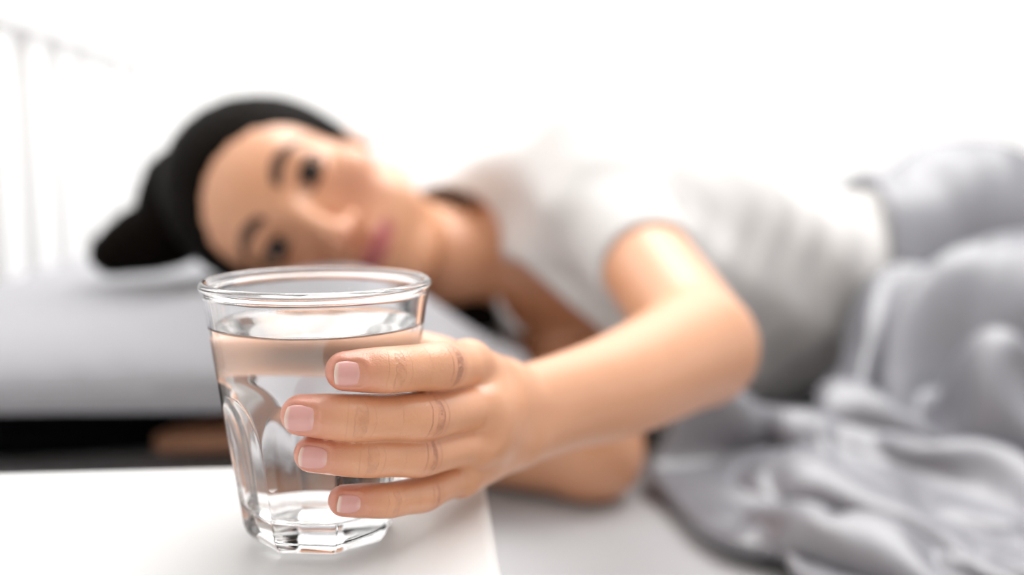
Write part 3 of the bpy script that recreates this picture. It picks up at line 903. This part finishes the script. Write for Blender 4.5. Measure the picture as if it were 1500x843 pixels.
# ---------------------------------------------------------------- pillow, dented by the head
up_trees = [tree(wv_, QB, (VB[:, 0] < 190) & (VB[:, 1] > 395) & (VB[:, 2] > -30)), tree(wh_, QH, np.ones(len(VH), bool)), tree(ws_, QS, VS[:, 0] < 260)]
arm_tree = tree(wv_, QB, (VB[:, 0] < 235) & (VB[:, 1] > 300) & (VB[:, 2] < -40))
hx, hy = 0.262, 0.345
pc = (gw(165, 430, 0).x - hx, gw(-200, 338, 0).y + hy)
NX, NY = 130, 150
tx = np.sin(np.linspace(-1, 1, NX) * math.pi / 2); ty = np.sin(np.linspace(-1, 1, NY) * math.pi / 2)
TXg, TYg = np.meshgrid(tx, ty, indexing='ij')
prof = np.sqrt(np.maximum(1 - np.abs(TXg) ** 2.6, 0)) * np.sqrt(np.maximum(1 - np.abs(TYg) ** 2.6, 0))
pinch = 1 - 0.05 * (1 - TYg ** 2) * TXg ** 2
PX = pc[0] + hx * TXg * (1 - 0.045 * (1 - TYg ** 2) * np.abs(TXg) ** 6); PY = pc[1] + hy * TYg * (1 - 0.04 * (1 - TXg ** 2) * np.abs(TYg) ** 6)
mid = BEDZ + 0.092
wr = 0.004 * np.sin(22 * PX + 9 * PY + 2.0 * np.sin(9 * PY)) * prof + 0.003 * np.sin(40 * PX - 18 * PY + 2 * np.sin(14 * PX)) * prof
gu = (PX - G0.x) * UAX.x + (PY - G0.y) * UAX.y; gv = (PX - G0.x) * VAX.x + (PY - G0.y) * VAX.y
top = mid + 0.056 * prof + wr + 0.040 * np.exp(-((gu - 0.01) / 0.11) ** 2 - ((gv - 0.405) / 0.05) ** 2) - 0.045 * np.exp(-((gu - 0.15) / 0.05) ** 2) * prof
bot = np.maximum(mid - 0.030 * prof ** 0.6 + 0.3 * wr - 0.05 * np.clip((TYg + 0.2) / 0.8, 0, 1) * prof, BEDZ + 0.003)
for i in range(NX):
    for j in range(NY):
        p = Vector((PX[i, j], PY[i, j], 0))
        for tr in up_trees:
            hit = tr.ray_cast(Vector((p.x, p.y, BEDZ + 0.02)), Vector((0, 0, 1)), 0.3)[0]
            if hit is not None: top[i, j] = min(top[i, j], hit.z - 0.0015)
        hit = arm_tree.ray_cast(Vector((p.x, p.y, 0.7)), Vector((0, 0, -1)), 0.6)[0]
        if hit is not None: bot[i, j] = max(bot[i, j], hit.z + 0.002)
def soften(a, lim, it):
    for _ in range(it):
        b = a.copy(); b[1:-1, 1:-1] = (a[:-2, 1:-1] + a[2:, 1:-1] + a[1:-1, :-2] + a[1:-1, 2:]) / 4
        a = lim(b)
    return a
t0, b0_ = top.copy(), bot.copy()
top = soften(top, lambda a: np.minimum(a, t0), 14)
bot = soften(bot, lambda a: np.maximum(a, b0_), 8)
top = np.maximum(top, bot + 0.004)
V = np.concatenate([np.stack([PX, PY, top], -1).reshape(-1, 3), np.stack([PX, PY, bot], -1).reshape(-1, 3)])
ix = np.arange(NX * NY).reshape(NX, NY); N_ = NX * NY
Q = np.stack([ix[:-1, :-1], ix[1:, :-1], ix[1:, 1:], ix[:-1, 1:]], -1).reshape(-1, 4)
rg = np.concatenate([ix[:, 0], ix[-1, 1:], ix[-2::-1, -1], ix[0, -2:0:-1]]); rn = np.roll(rg, -1)
Q = np.concatenate([Q, N_ + Q[:, ::-1], np.stack([rn, rg, N_ + rg, N_ + rn], 1)])
pil = link_mesh('pillow', V, Q, M['pillow'])
tag(pil, 'plump grey pillow dented by the resting head', 'pillow')

# layered black slab added to stand for the shade under the pillow
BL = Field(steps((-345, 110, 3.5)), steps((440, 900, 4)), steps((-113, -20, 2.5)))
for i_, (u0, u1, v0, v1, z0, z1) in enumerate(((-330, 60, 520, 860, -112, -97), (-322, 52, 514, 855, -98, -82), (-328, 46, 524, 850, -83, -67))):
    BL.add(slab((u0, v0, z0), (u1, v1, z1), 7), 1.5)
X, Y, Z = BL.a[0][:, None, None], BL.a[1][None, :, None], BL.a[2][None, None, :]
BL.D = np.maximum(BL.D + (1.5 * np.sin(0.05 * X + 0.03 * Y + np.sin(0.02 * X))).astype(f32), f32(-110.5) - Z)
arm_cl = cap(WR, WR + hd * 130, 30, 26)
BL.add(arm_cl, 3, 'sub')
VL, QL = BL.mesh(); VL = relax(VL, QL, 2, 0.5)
bl = link_mesh('under_pillow_shade', to_world(VL), QL, M['pillow_shade'])
tag(bl, 'layered black slab added as the shade under the grey pillow', 'added_shade')
